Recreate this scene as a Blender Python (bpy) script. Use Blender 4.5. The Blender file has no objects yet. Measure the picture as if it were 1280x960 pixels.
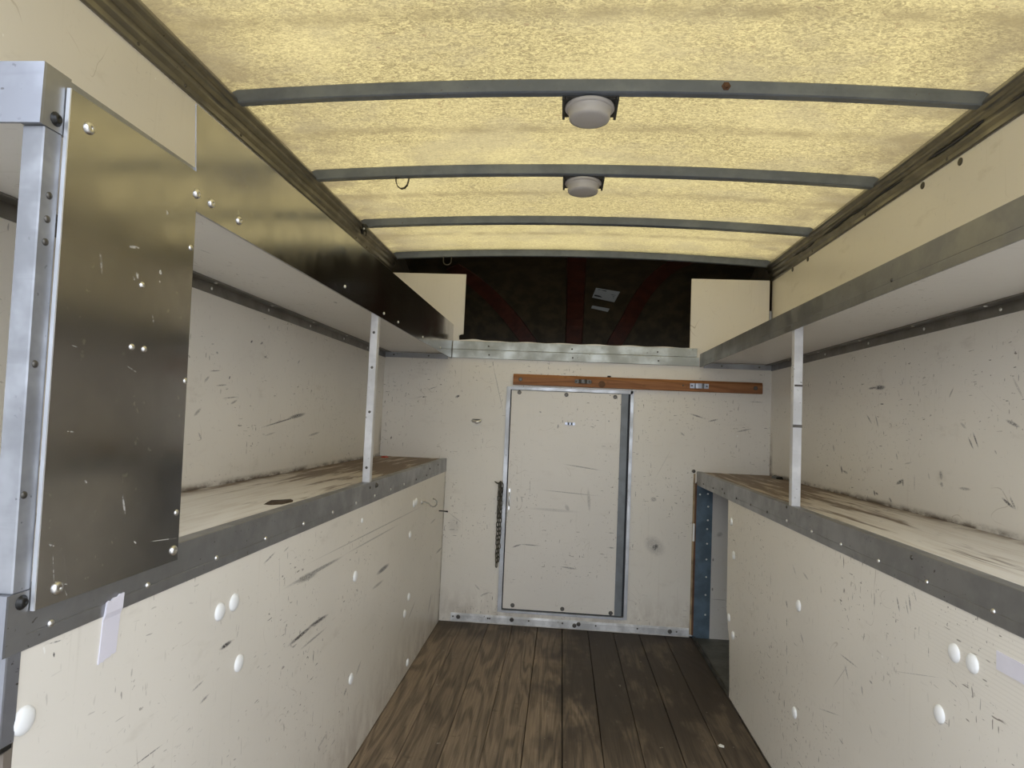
import bpy, bmesh, math, random
from mathutils import Vector, Matrix
random.seed(7)
R = math.radians

# ------------------------------------------------------------------ camera
C = bpy.context.scene.collection
scene = bpy.context.scene
cam_data = bpy.data.cameras.new('camera')
cam = bpy.data.objects.new('camera', cam_data); C.objects.link(cam); scene.camera = cam
cam_data.sensor_fit = 'HORIZONTAL'; cam_data.sensor_width = 36.0
cam_data.lens = 807.58 / 1280 * 36.0
cam_data.clip_start = 0.02
yaw, pitch, roll = -0.08, 0.0552, 0.0429
fw = Vector((math.sin(yaw)*math.cos(pitch), math.cos(yaw)*math.cos(pitch), math.sin(pitch)))
r0 = fw.cross(Vector((0, 0, 1))).normalized(); u0 = r0.cross(fw)
rt = math.cos(roll)*r0 + math.sin(roll)*u0; up = -math.sin(roll)*r0 + math.cos(roll)*u0
m3 = Matrix((rt, up, -fw)).transposed()
cam.matrix_world = Matrix.Translation((0, 0, 1.0745)) @ m3.to_4x4()

# ------------------------------------------------------------------ sky, sun, exposure
world = bpy.data.worlds.new('sky'); scene.world = world; world.use_nodes = True
bg = world.node_tree.nodes['Background']
bg.inputs[0].default_value = (0.84, 0.90, 1.0, 1); bg.inputs[1].default_value = 1.55
sun_d = bpy.data.lights.new('sun', 'SUN'); sun_d.energy = 1.6; sun_d.angle = R(12); sun_d.color = (1, 0.93, 0.84)
sun = bpy.data.objects.new('sun', sun_d); C.objects.link(sun)
sun.rotation_euler = (R(-28), R(8), 0)          # high, from beyond the cab, so only the roof takes it
vs = scene.view_settings
vs.view_transform = 'Standard'; vs.look = 'None'; vs.gamma = 1; vs.use_curve_mapping = False
vs.exposure = 1.0

# ------------------------------------------------------------------ dimensions (metres, floor = 0)
D = 3.443                     # front bulkhead
XA, XB = -0.609, 0.707        # fronts of the shelves
XL, XR = -0.976, 1.074        # side walls
Y0 = 0.35                     # rear opening
YS = 0.683                    # rear end of the shelves
XM = 0.049
def roof_z(x): return 1.966 + 0.034*(1 - ((x-XM)/1.02)**2)

# ------------------------------------------------------------------ node helpers
def new_mat(name):
    m = bpy.data.materials.new(name); m.use_nodes = True
    nt = m.node_tree; nt.nodes.clear()
    return m, nt
class G:
    def __init__(s, nt): s.nt = nt
    def n(s, t, **kw):
        x = s.nt.nodes.new(t)
        for k, v in kw.items(): setattr(x, k, v)
        return x
    def l(s, a, b): s.nt.links.new(a, b)
    def put(s, sock, v):
        if isinstance(v, bpy.types.NodeSocket): s.l(v, sock)
        else: sock.default_value = v
    def math(s, op, a, b=0.0, c=None, clamp=False):
        x = s.n('ShaderNodeMath', operation=op, use_clamp=clamp); s.put(x.inputs[0], a); s.put(x.inputs[1], b)
        if c is not None: s.put(x.inputs[2], c)
        return x.outputs[0]
    def vmath(s, op, a, b=(0, 0, 0)):
        x = s.n('ShaderNodeVectorMath', operation=op); s.put(x.inputs[0], a); s.put(x.inputs[1], b)
        return x.outputs['Value'] if op == 'LENGTH' else x.outputs[0]
    def noise(s, vec, scale=5, detail=3, rough=.55, dist=0, out=0):
        x = s.n('ShaderNodeTexNoise'); s.put(x.inputs['Vector'], vec)
        x.inputs['Scale'].default_value = scale; x.inputs['Detail'].default_value = detail
        x.inputs['Roughness'].default_value = rough; x.inputs['Distortion'].default_value = dist
        return x.outputs[out]
    def ramp(s, v, a, b, lo=0.0, hi=1.0):
        x = s.n('ShaderNodeMapRange', interpolation_type='SMOOTHSTEP'); s.put(x.inputs[0], v)
        s.put(x.inputs[1], a); s.put(x.inputs[2], b); s.put(x.inputs[3], lo); s.put(x.inputs[4], hi)
        return x.outputs[0]
    def mix(s, f, a, b, mode='MIX'):
        x = s.n('ShaderNodeMix', data_type='RGBA', blend_type=mode); s.put(x.inputs[0], f)
        s.put(x.inputs[6], a if isinstance(a, bpy.types.NodeSocket) else (*a, 1))
        s.put(x.inputs[7], b if isinstance(b, bpy.types.NodeSocket) else (*b, 1))
        return x.outputs[2]
    def scl(s, vec, v): return s.vmath('MULTIPLY', vec, v)
    def bump(s, h, strength=.3, dist=.002):
        x = s.n('ShaderNodeBump'); x.inputs['Strength'].default_value = strength
        x.inputs['Distance'].default_value = dist; s.l(h, x.inputs['Height']); return x.outputs[0]
    def bsdf(s, color, rough, metal=0.0, normal=None, spec=None):
        b = s.n('ShaderNodeBsdfPrincipled')
        s.put(b.inputs['Base Color'], color if isinstance(color, bpy.types.NodeSocket) else (*color, 1))
        s.put(b.inputs['Roughness'], rough); s.put(b.inputs['Metallic'], metal)
        if spec is not None: b.inputs['Specular IOR Level'].default_value = spec
        if normal is not None: s.l(normal, b.inputs['Normal'])
        return b.outputs[0]
    def out(s, sh):
        o = s.n('ShaderNodeOutputMaterial'); s.l(sh, o.inputs[0])
def pos(g): return g.n('ShaderNodeNewGeometry').outputs['Position']
def sep(g, v):
    x = g.n('ShaderNodeSeparateXYZ'); g.l(v, x.inputs[0]); return x.outputs
def comb(g, x, y, z=0.0):
    c = g.n('ShaderNodeCombineXYZ'); g.put(c.inputs[0], x); g.put(c.inputs[1], y); g.put(c.inputs[2], z); return c.outputs[0]

def plain(name, color, rough=.5, metal=0.0, var=0.0):
    m, nt = new_mat(name); g = G(nt)
    if var:
        f = g.noise(pos(g), 14, 4)
        c = g.mix(g.ramp(f, .35, .68), tuple(x*(1-var) for x in color), color)
    else: c = color
    g.out(g.bsdf(c, rough, metal)); return m

def painted(name, axes, marks, base=(.82, .78, .705), dirt=.35, seed=0.0, lowdirt=False, ribbed=None, rough=.33, seam=None):
    """cream phenolic faced ply: grazes and scuffs with a place of their own"""
    m, nt = new_mat(name); g = G(nt)
    p = sep(g, pos(g)); U, V = p[axes[0]], p[axes[1]]
    uv = comb(g, U, V, seed)
    col = g.mix(g.ramp(g.noise(uv, 1.6, 3), .3, .7), tuple(x*.93 for x in base), base)
    # broad rub marks
    rub = g.noise(g.scl(uv, (6, 14, 1)), 1, 4, .65)
    col = g.mix(g.ramp(rub, .58, .8, 0, .28*dirt*2), col, (.42, .37, .29))
    # upright fine machine streaks
    st = g.noise(g.scl(uv, (90, 3, 1)), 1, 2)
    col = g.mix(g.ramp(st, .62, .8, 0, .14), col, (.45, .40, .32))
    zone = g.ramp(g.noise(uv, 3.3, 3, .6), .44, .62)
    clean = g.ramp(V, 1.36, 1.42, .75, .12)
    # short scratches: two families of stretched cells
    for sx, sy, th, ds in ((150, 30, .735, .3), (34, 170, .735, .5), (120, 120, .755, .8)):
        s_ = g.noise(g.scl(uv, (sx, sy, 1)), 1, 1.5, .5, ds)
        mk = g.math('MULTIPLY', g.ramp(s_, th-.045, th+.01), g.math('MULTIPLY', g.math('ADD', zone, .12), clean))
        col = g.mix(mk, col, (.13, .105, .08))
    # hairlines
    wp = g.noise(uv, 2.2, 2, .5, 0, 1)
    hv = g.vmath('ADD', g.scl(uv, (5, 5, 1)), g.scl(wp, (5, 5, 0)))
    hn = g.math('ABSOLUTE', g.math('SUBTRACT', g.noise(hv, 1.4, 1), .5))
    hl = g.math('MULTIPLY', g.ramp(hn, .0, .004, 1, 0), g.ramp(g.noise(uv, 6.1, 2), .55, .65, 0, .5))
    col = g.mix(hl, col, (.30, .24, .17))
    # drips, only bright chips
    ch = g.noise(g.scl(uv, (70, 34, 1)), 1, 2, .5)
    col = g.mix(g.ramp(ch, .765, .785, 0, .8), col, (.93, .92, .88))
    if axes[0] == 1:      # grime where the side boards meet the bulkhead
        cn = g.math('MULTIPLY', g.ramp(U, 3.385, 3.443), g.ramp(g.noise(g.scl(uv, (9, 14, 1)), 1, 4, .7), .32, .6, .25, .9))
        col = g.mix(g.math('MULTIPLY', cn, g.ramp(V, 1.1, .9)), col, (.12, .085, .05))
    if ribbed:
        rb = g.math('SINE', g.math('MULTIPLY', V, 820))
        rm = g.math('MULTIPLY', g.ramp(rb, .2, .9, 0, .16), g.math('MULTIPLY', g.ramp(V, ribbed[0], ribbed[0]+.15), g.ramp(U, ribbed[1], ribbed[1]-.5)))
        col = g.mix(rm, col, (.45, .42, .36))
    if lowdirt:
        low = g.math('MULTIPLY', g.ramp(V, .26, .0), g.ramp(g.noise(g.scl(uv, (16, 7, 1)), 1, 5, .7), .32, .72))
        col = g.mix(g.math('MULTIPLY', low, .45), col, (.26, .20, .14))
    if seam:
        sm = g.math('MULTIPLY', g.ramp(V, seam+.022, seam), g.math('GREATER_THAN', V, seam-.03))
        sm = g.math('MULTIPLY', sm, g.ramp(g.noise(g.scl(uv, (14, 30, 1)), 1, 4, .65), .34, .62, .15, .95))
        col = g.mix(sm, col, (.09, .06, .035))
    br = g.noise(g.scl(uv, (260, 260, 1)), 1, 2)
    cut = None
    for a, b, ln, wd, ang, k in marks:
        v = g.vmath('SUBTRACT', uv, (a, b, seed))
        ro = g.n('ShaderNodeVectorRotate', rotation_type='Z_AXIS'); g.l(v, ro.inputs['Vector']); ro.inputs['Angle'].default_value = -R(ang)
        d = g.vmath('LENGTH', g.scl(ro.outputs[0], (2/ln, 2/wd, 0)))
        mk = g.math('MULTIPLY', g.ramp(d, 1.05, .35), k)
        cut = mk if cut is None else g.math('MAXIMUM', cut, mk)
    if cut is not None:
        cut = g.math('MULTIPLY', cut, g.ramp(br, .36, .5, .25, 1))
        col = g.mix(cut, col, (.045, .042, .045))
    h = g.noise(g.scl(uv, (120, 240, 1)), 1, 2)
    g.out(g.bsdf(col, rough, 0, g.bump(h, .12, .0006))); return m

def metal(name, color, rough, axis='Y', smear=.25, spots=True, spotcol=(.10, .09, .08), grain=1.0, metallic=1.0, bump=.1, marks=()):
    m, nt = new_mat(name); g = G(nt); P = pos(g)
    st = {'Y': (30, 2.5, 30), 'Z': (30, 30, 2.5), 'X': (2.5, 30, 30)}[axis]
    br = g.noise(g.scl(P, st), 1.2, 4, .6)
    cl = g.noise(P, 9, 4, .6)
    col = g.mix(g.ramp(cl, .38, .66), tuple(x*(1-smear) for x in color), color)
    col = g.mix(g.ramp(br, .55, .75, 0, .35*grain), col, tuple(x*.6 for x in color))
    if spots:
        s_ = g.noise(P, 95, 2, .5)
        zz = g.ramp(g.noise(P, 5, 2), .45, .65)
        col = g.mix(g.math('MULTIPLY', g.ramp(s_, .68, .74), zz), col, spotcol)
    ro = g.ramp(cl, .3, .7, rough*1.3, rough*.8)
    if marks:                                   # pale dings and rubbed scratches, where they sit on the sheet
        q = sep(g, P); uv = comb(g, q[1], q[2]); cut = None
        for a, b_, ln, wd, ang, k in marks:
            v = g.vmath('SUBTRACT', uv, (a, b_, 0))
            rt_ = g.n('ShaderNodeVectorRotate', rotation_type='Z_AXIS'); g.l(v, rt_.inputs['Vector']); rt_.inputs['Angle'].default_value = -R(ang)
            mk = g.math('MULTIPLY', g.ramp(g.vmath('LENGTH', g.scl(rt_.outputs[0], (2/ln, 2/wd, 0))), 1.05, .3), k)
            cut = mk if cut is None else g.math('MAXIMUM', cut, mk)
        cut = g.math('MULTIPLY', cut, g.ramp(g.noise(g.scl(P, (1, 300, 300)), 1, 2), .4, .55, .2, 1))
        col = g.mix(cut, col, (.78, .78, .76)); ro = g.math('ADD', ro, g.math('MULTIPLY', cut, .35))
        metallic = g.math('SUBTRACT', 1.0, g.math('MULTIPLY', cut, .8))
    g.out(g.bsdf(col, ro, metallic, g.bump(br, bump, .0008))); return m

# ------------------------------------------------------------------ materials
# scuffs and rubber marks: (u, v, length, width, angle, depth) in metres and degrees on each wall
MARKS_LEFT_PANEL = [(1.552, 0.5329, 0.1689, 0.012, 0.6319, 1.0), (1.6644, 0.5327, 0.1598, 0.0128, -3.5871, 1.0), (1.6389, 0.4969, 0.1878, 0.0076, -0.6442, 0.6), (1.643, 0.5294, 0.0423, 0.0101, -5.5384, 0.5), (2.2728, 0.5294, 0.1802, 0.021, -0.1633, 1.0), (2.2153, 0.4892, 0.1606, 0.0137, -1.4058, 0.5), (1.6389, 0.6684, 0.4339, 0.0124, -1.3041, 0.7), (1.57, 0.6673, 0.1558, 0.0217, -3.2969, 0.7), (2.2394, 0.6846, 1.4797, 0.0047, -1.265, 0.6), (2.1581, 0.6603, 0.7095, 0.0065, -1.0522, 0.5), (1.1887, 0.6315, 0.0508, 0.011, 0.6907, 1.0), (0.9709, 0.5398, 0.0845, 0.003, -2.1187, 0.8), (0.7656, 0.778, 0.024, 0.0024, -6.2974, 0.7), (0.7645, 0.7629, 0.0085, 0.0036, -74.7144, 1.0), (1.0158, 0.8602, 0.025, 0.0031, 46.4538, 0.6), (1.3518, 0.7588, 0.0622, 0.0062, 14.2281, 0.6), (1.4354, 0.7609, 0.0326, 0.0044, 13.5174, 0.5), (1.1242, 0.5599, 0.0335, 0.007, 7.3672, 0.6), (1.1002, 0.5922, 0.0431, 0.0051, 7.0618, 0.5), (3.3509, 0.3838, 0.1927, 0.0155, -0.4963, 0.7), (3.149, 0.5641, 0.1496, 0.0097, 2.7374, 0.6), (1.7503, 0.1917, 0.0764, 0.0109, 7.5869, 0.4), (1.9209, 0.2485, 0.032, 0.0149, 25.3996, 0.7), (2.7732, 0.2456, 0.1594, 0.0129, 18.0219, 0.5), (3.1691, 0.165, 0.126, 0.0247, 49.46, 0.6), (1.5809, 0.6583, 0.0172, 0.0049, 23.9963, 0.6), (2.0414, 0.2736, 0.0652, 0.0127, 30.9297, 0.5), (1.4076, 0.7075, 0.1205, 0.0022, -81.8044, 0.35), (1.2319, 0.6419, 0.0319, 0.0038, -107.5776, 0.4)]
MARKS_RIGHT_PANEL = [(1.4219, 0.7277, 0.0351, 0.0058, -114.8419, 0.9), (1.3771, 0.7424, 0.0385, 0.0057, -105.855, 0.8), (1.3875, 0.7308, 0.0373, 0.0057, -112.0798, 0.5), (1.3582, 0.7608, 0.0244, 0.0056, -122.6663, 0.5), (2.0796, 0.5461, 0.0277, 0.0114, -127.5996, 0.9), (2.0765, 0.4915, 0.0313, 0.0057, -93.2143, 1.0), (2.072, 0.4126, 0.0439, 0.0056, -93.2143, 0.9), (2.0686, 0.3518, 0.0385, 0.0056, -93.2143, 0.6), (1.6487, 0.5311, 0.1104, 0.0045, 178.7174, 0.7), (1.6593, 0.5003, 0.0409, 0.0067, -128.377, 0.7), (1.5771, 0.4908, 0.0274, 0.0064, -110.2091, 0.7), (1.5355, 0.525, 0.0169, 0.0062, -169.4911, 0.7), (1.3092, 0.6692, 0.0228, 0.0027, -90.742, 0.7), (1.6936, 0.4768, 0.1411, 0.0034, 134.0729, 0.4), (1.3579, 0.6098, 0.2311, 0.0018, 163.0908, 0.4), (1.2358, 0.6418, 0.0315, 0.0033, -174.5547, 0.5), (1.7582, 0.3631, 0.1583, 0.0035, 163.764, 0.5), (1.789, 0.3138, 0.0514, 0.0048, -105.1074, 0.4), (1.9501, 0.486, 0.0399, 0.0106, -136.0069, 0.5), (1.5329, 0.422, 0.0267, 0.0041, -129.4198, 0.5), (2.0204, 0.6626, 0.0489, 0.0084, -141.769, 0.4), (2.2351, 0.5814, 0.0567, 0.0062, -93.7041, 0.4), (1.9312, 0.6657, 0.0495, 0.008, -164.0442, 0.5)]
MARKS_LEFT_WALL = [(2.2065, 1.0368, 0.3901, 0.0067, 7.8053, 0.9), (2.3191, 1.0546, 0.1729, 0.0177, 6.9915, 0.9), (1.7387, 1.1759, 0.0642, 0.004, 6.7239, 0.7), (1.7779, 1.1376, 0.0667, 0.0055, 5.4093, 0.7), (1.8322, 1.1041, 0.1006, 0.0042, 5.1008, 0.7), (1.8539, 1.0918, 0.047, 0.0086, 17.9464, 0.6), (1.6986, 1.1496, 0.0353, 0.0105, 36.9831, 0.5), (1.665, 1.0592, 0.0459, 0.0129, 31.8118, 0.5), (1.8189, 1.1622, 0.0139, 0.0084, 51.7094, 1.0), (1.9372, 1.2831, 0.0179, 0.0089, 24.9766, 1.0), (2.0042, 1.2862, 0.0248, 0.0092, 20.1426, 0.8), (2.3048, 1.2532, 0.028, 0.007, 40.6953, 0.7), (2.4946, 0.9849, 0.135, 0.0114, 6.3256, 0.5), (1.6845, 0.9943, 0.0315, 0.0078, -50.3192, 0.5), (2.0381, 1.2456, 0.0271, 0.0062, 30.8968, 0.6), (1.7423, 1.2271, 0.0148, 0.008, -13.4088, 0.6), (2.1067, 0.992, 0.0975, 0.0065, 7.6341, 0.4)]
MARKS_RIGHT_WALL = [(2.3412, 1.2387, 0.077, 0.0101, 178.4175, 0.9), (2.29, 1.2375, 0.0859, 0.0197, -178.9734, 1.0), (2.2742, 1.1811, 0.0302, 0.0065, -178.4201, 1.0), (2.3645, 1.1303, 0.0598, 0.0101, -141.4323, 0.6), (2.3091, 1.1232, 0.0576, 0.0099, -117.0132, 0.6), (2.5832, 0.9379, 0.0365, 0.0183, -117.4253, 0.9), (2.5516, 0.9312, 0.0546, 0.0108, -170.3745, 0.7), (2.6596, 1.0174, 0.0385, 0.0151, -117.7827, 0.5), (2.3201, 0.878, 0.0261, 0.013, -120.1664, 0.9), (2.3032, 0.8772, 0.025, 0.0097, -172.5862, 0.8), (2.1528, 0.9301, 0.0565, 0.0151, 160.5906, 0.9), (2.1356, 0.9305, 0.0276, 0.012, -102.0561, 0.8), (2.2115, 0.8666, 0.0271, 0.0124, -148.0616, 0.7), (1.9311, 0.9698, 0.0304, 0.0189, -106.9701, 0.6), (1.927, 0.9443, 0.0202, 0.0161, -147.9747, 0.5), (2.0684, 0.9356, 0.0611, 0.0043, -90.8933, 0.6), (1.7967, 1.0647, 0.0445, 0.0076, -125.7244, 0.8), (1.7768, 1.0737, 0.0517, 0.0075, -119.4545, 0.9), (1.884, 1.2014, 0.0411, 0.008, 126.0775, 0.5), (1.6376, 1.1167, 0.0578, 0.0115, -161.0146, 0.7), (1.6541, 0.9257, 0.0545, 0.0092, -154.7471, 0.9), (1.6372, 0.9277, 0.042, 0.0091, -125.058, 0.6), (1.8294, 1.1108, 0.036, 0.0103, -148.6751, 0.4), (2.1738, 1.01, 0.0272, 0.0092, -114.8341, 0.6), (1.8217, 0.9427, 0.0605, 0.0101, 178.5457, 0.5), (1.9912, 0.9625, 0.0266, 0.0084, -110.8153, 0.3), (1.6987, 1.046, 0.016, 0.0047, -127.9891, 0.6), (1.6197, 1.2014, 0.0789, 0.0091, -124.3999, 0.3), (2.1062, 0.9925, 0.0519, 0.0059, 170.3673, 0.4)]
MARKS_BULKHEAD = [(-0.5667, 1.1873, 0.0319, 0.0155, 28.7371, 1.0), (0.6985, 1.1353, 0.0853, 0.01, -16.4147, 0.8), (0.7829, 1.1159, 0.0602, 0.01, 15.6373, 0.7), (0.6273, 1.0383, 0.0352, 0.01, -38.0679, 0.5), (0.9406, 1.0708, 0.0913, 0.0099, 14.0249, 0.6), (0.998, 1.2206, 0.0891, 0.005, -0.6154, 0.6), (0.4945, 1.276, 0.0686, 0.0051, -1.6509, 0.4), (-0.7041, 1.2272, 0.0606, 0.0052, 20.535, 0.6), (-0.7717, 1.1769, 0.0491, 0.0052, 13.4751, 0.4), (0.4894, 0.693, 0.0362, 0.0297, 2.9874, 0.5), (-0.551, 0.5014, 0.1066, 0.0807, -87.2363, 0.16), (0.505, 0.4466, 0.0517, 0.0393, 47.5478, 0.9), (0.5007, 0.4526, 0.14, 0.10, -40.6143, 0.33), (-0.3721, 0.152, 0.0609, 0.0099, 25.6179, 0.5), (-0.3505, 1.2415, 0.3387, 0.0051, -75.3449, 0.5), (-0.5465, 0.5396, 0.1134, 0.0051, -34.7471, 0.4), (0.5332, 0.8778, 0.2098, 0.005, 63.3527, 0.2), (-0.414, 0.1847, 0.0487, 0.01, -45.0743, 0.4)]
MARKS_HATCH = [(-0.214, 0.4134, 0.059, 0.01, 21.386, 0.8), (-0.1426, 0.4217, 0.1208, 0.0075, -1.0499, 0.7), (0.1144, 0.8409, 0.224, 0.0075, -6.7056, 0.6), (0.0541, 0.7038, 0.3476, 0.006, -3.1272, 0.5), (0.0631, 0.3156, 0.1015, 0.0099, -4.2546, 0.6), (0.2791, 0.4315, 0.0366, 0.0099, -3.8011, 0.6), (-0.0218, 1.0497, 0.0284, 0.0102, 82.772, 0.7), (0.1543, 0.6714, 0.1376, 0.02, -84.107, 0.35), (-0.0262, 0.6097, 0.3013, 0.02, -1.3092, 0.2), (0.0431, 0.6238, 0.0492, 0.025, -65.7856, 0.35), (-0.2222, 0.6559, 0.0372, 0.0076, -80.3532, 0.5), (-0.1967, 0.6572, 0.0372, 0.0075, -80.3819, 0.5), (-0.1569, 0.7181, 0.0926, 0.005, 89.4826, 0.3), (-0.1181, 1.122, 0.0169, 0.0102, -31.3094, 0.6), (0.2442, 1.0886, 0.0103, 0.0101, -24.3666, 0.6)]
MARKS_PLATE = [(0.8548, 1.2548, 0.0148, 0.0067, -68.7722, 0.7), (0.8487, 1.2483, 0.0107, 0.004, -39.8013, 0.5), (0.9047, 1.271, 0.0124, 0.0084, -25.4611, 0.9), (0.9055, 1.2561, 0.0074, 0.0042, -48.719, 0.6), (0.9114, 1.3626, 0.0112, 0.0085, -47.8632, 0.6), (0.844, 1.2917, 0.0296, 0.0053, 10.6256, 0.6), (0.8627, 0.9332, 0.0372, 0.0054, -72.403, 0.6), (0.9581, 0.8678, 0.1001, 0.0018, -5.6885, 0.7), (0.7441, 0.8714, 0.0515, 0.0014, -81.0394, 0.6), (0.7576, 0.8515, 0.0312, 0.0024, -21.3535, 0.9), (0.7673, 0.8369, 0.0185, 0.0018, -61.4376, 0.4), (0.8929, 0.876, 0.0107, 0.0028, -37.8379, 0.8), (0.7387, 0.9005, 0.0157, 0.0035, -25.8108, 0.5), (0.7827, 1.2555, 0.0392, 0.0061, -76.7323, 0.3), (0.7648, 0.8624, 0.1523, 0.0024, -75.9601, 0.1), (0.9199, 0.8193, 0.0222, 0.0057, -29.5435, 0.4), (0.748, 1.142, 0.0221, 0.0018, -7.4674, 0.3), (0.8583, 1.1222, 0.0408, 0.0027, -18.4989, 0.3), (0.8963, 1.1978, 0.0262, 0.0028, -69.8782, 0.4), (0.7527, 1.0366, 0.0216, 0.0018, -3.7225, 0.5), (0.7864, 0.9719, 0.0105, 0.0037, -37.2901, 0.4)]
M = {}
M['back'] = painted('cream_bulkhead', (0, 2), MARKS_BULKHEAD, seed=1.3, lowdirt=True)
M['left_panel'] = painted('cream_left_panel', (1, 2), MARKS_LEFT_PANEL,
    dirt=.5, seed=4.1, lowdirt=True)
M['right_panel'] = painted('cream_right_panel', (1, 2), MARKS_RIGHT_PANEL,
    dirt=.45, seed=7.7, ribbed=(.58, 1.55))
M['left_wall'] = painted('cream_left_wall', (1, 2), MARKS_LEFT_WALL, seed=11.2, dirt=.6, seam=.8505)
M['right_wall'] = painted('cream_right_wall', (1, 2), MARKS_RIGHT_WALL, seed=15.9, dirt=.6, seam=.8445)
M['door'] = painted('cream_hatch', (0, 2), MARKS_HATCH, base=(.80, .765, .71), seed=21.0)
M['cream'] = painted('cream_plain', (0, 2), [], seed=2.0, dirt=.1)
M['cream_under'] = painted('pale_board_underside', (1, 0), [(1.95, -.72, .03, .012, 0, .8), (1.35, -.8, .05, .006, 10, .4)], base=(.78, .76, .72), seed=31.0, dirt=.2, rough=.3)
M['alu'] = metal('aluminium_angle', (.37, .375, .385), .42, 'Y', .14, grain=.5, metallic=.85)
M['alu_dark'] = metal('aluminium_cant_rail', (.29, .28, .265), .40, 'Y', .15, grain=.4)
M['alu_sheet'] = metal('aluminium_sheet', (.50, .495, .50), .16, 'Z', .07, grain=.25, bump=.03, spotcol=(.7, .68, .64), marks=MARKS_PLATE)
M['alu_bright'] = metal('bright_aluminium', (.42, .44, .50), .36, 'X', .2, metallic=.85)
M['alu_post'] = metal('aluminium_post', (.40, .415, .45), .42, 'X', .35, metallic=.6, grain=1.8, spotcol=(.06, .06, .07))
M['mid_post'] = metal('pale_post', (.74, .74, .75), .45, 'X', .22, metallic=.3)
M['galv'] = metal('galvanised_steel', (.205, .235, .29), .42, 'X', .2, metallic=.45, spotcol=(.16, .16, .17))
M['rail'] = metal('galvanised_strip', (.62, .66, .66), .5, 'X', .3, metallic=.5)
M['sill'] = metal('painted_sill', (.82, .83, .85), .5, 'X', .4, metallic=.2)
M['wire'] = plain('grey_wire', (.30, .29, .26), .4, .7)
M['endwood'] = plain('weathered_edge', (.16, .135, .11), .8, 0, .3)
M['edge'] = plain('edge_sky_glint', (.80, .82, .86), .3, .6)  # pale colour puts the sky's glint into the plate's near edge
M['steel'] = plain('zinc_screw', (.78, .78, .77), .28, 1)
M['black'] = plain('black_bolt', (.03, .03, .03), .35, .6)
M['darksteel'] = plain('dark_steel', (.16, .15, .135), .45, .9, .4)
M['chain'] = plain('weathered_chain', (.19, .18, .15), .5, .8, .5)
M['cap'] = plain('white_cap', (.86, .87, .87), .38)
M['lens'] = plain('frosted_lens', (.55, .53, .53), .35)
M['lampbase'] = plain('black_lamp_base', (.035, .036, .034), .5)
M['gap'] = plain('dark_gap', (.03, .032, .04), .7)
M['frame'] = metal('hatch_frame', (.62, .64, .68), .42, 'Z', .2, metallic=.5)
M['frame_grey'] = plain('grey_channel', (.20, .22, .24), .45, .2, .2)
M['blue'] = plain('blue_grey_steel', (.115, .175, .235), .45, .1, .35)
M['grey_panel'] = painted('grey_inner_panel', (0, 2), [(.83, .53, .04, .03, 30, .4), (.80, .40, .01, .02, 0, .8), (.80, .25, .01, .02, 0, .8), (.84, .2, .1, .004, 0, .6)], base=(.62, .61, .59), seed=41., dirt=.6)
M['inner_floor'] = plain('dark_grey_sheet', (.12, .125, .12), .55, 0, .4)
M['tape'] = plain('pale_lilac_tape', (.74, .72, .80), .9, 0, .06)
M['blocker'] = plain('blocker_grey', (.75, .75, .75), .5)  # only on the added sheet that blocks light behind the bulkhead
M['ground'] = plain('yard_concrete', (.34, .33, .31), .9, 0, .2)
M['rusty'] = plain('rusty_edge', (.17, .085, .045), .8, 0, .5)
M['plyedge'] = plain('bare_ply_edge', (.48, .36, .22), .8, 0, .5)
M['luton'] = plain('dark_fibreglass', (.070, .051, .026), .55, 0, .5)
M['luton_rib'] = plain('red_brown_rib', (.080, .021, .011), .5, 0, .4)
M['label'] = plain('white_label', (.42, .44, .44), .5)
M['ink'] = plain('label_print', (.03, .03, .03), .6)

def mk_roof():
    m, nt = new_mat('translucent_fibreglass'); g = G(nt); P = pos(g); q = sep(g, P)
    f1 = g.noise(g.scl(P, (1, 1.9, 1)), 62, 4, .75, 1.6)
    f2 = g.noise(g.scl(P, (1, 1.8, 1)), 150, 2, .6, 1.0)
    big = g.noise(P, 2.0, 3)
    col = g.mix(g.ramp(f1, .36, .64), (.150, .118, .054), (.415, .340, .150))
    col = g.mix(g.ramp(f2, .52, .66, 0, .6), col, (.125, .094, .040))
    col = g.mix(g.ramp(big, .4, .7, 0, .35), col, (.415, .345, .165))
    sp = g.noise(g.scl(P, (1, 2, 1)), 60, 2, .5, 1)
    col = g.mix(g.math('MULTIPLY', g.ramp(sp, .665, .70), .7), col, (.16, .10, .05))
    # grime lying along the cant rails, then darker bands across the sheet between the ribs
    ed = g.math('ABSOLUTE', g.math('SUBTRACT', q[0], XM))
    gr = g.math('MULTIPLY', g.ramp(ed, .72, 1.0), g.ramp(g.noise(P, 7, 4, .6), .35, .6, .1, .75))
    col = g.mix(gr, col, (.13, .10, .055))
    pt = g.ramp(g.noise(g.scl(P, (1, 1.5, 1)), 3.1, 4, .65), .46, .66, 0, .4)
    col = g.mix(pt, col, (.20, .165, .095))
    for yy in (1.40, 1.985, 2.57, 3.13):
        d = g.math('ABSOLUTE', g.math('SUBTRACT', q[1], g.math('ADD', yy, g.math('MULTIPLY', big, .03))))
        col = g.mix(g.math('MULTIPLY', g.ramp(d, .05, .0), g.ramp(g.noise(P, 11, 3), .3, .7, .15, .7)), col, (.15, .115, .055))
    tr = g.n('ShaderNodeBsdfTranslucent'); g.l(col, tr.inputs[0])
    df = g.bsdf(g.mix(.5, col, (.6, .54, .4)), .5)
    mx = g.n('ShaderNodeMixShader'); mx.inputs[0].default_value = .35
    g.l(tr.outputs[0], mx.inputs[1]); g.l(df, mx.inputs[2]); g.out(mx.outputs[0]); return m
M['roof'] = mk_roof()

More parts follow.
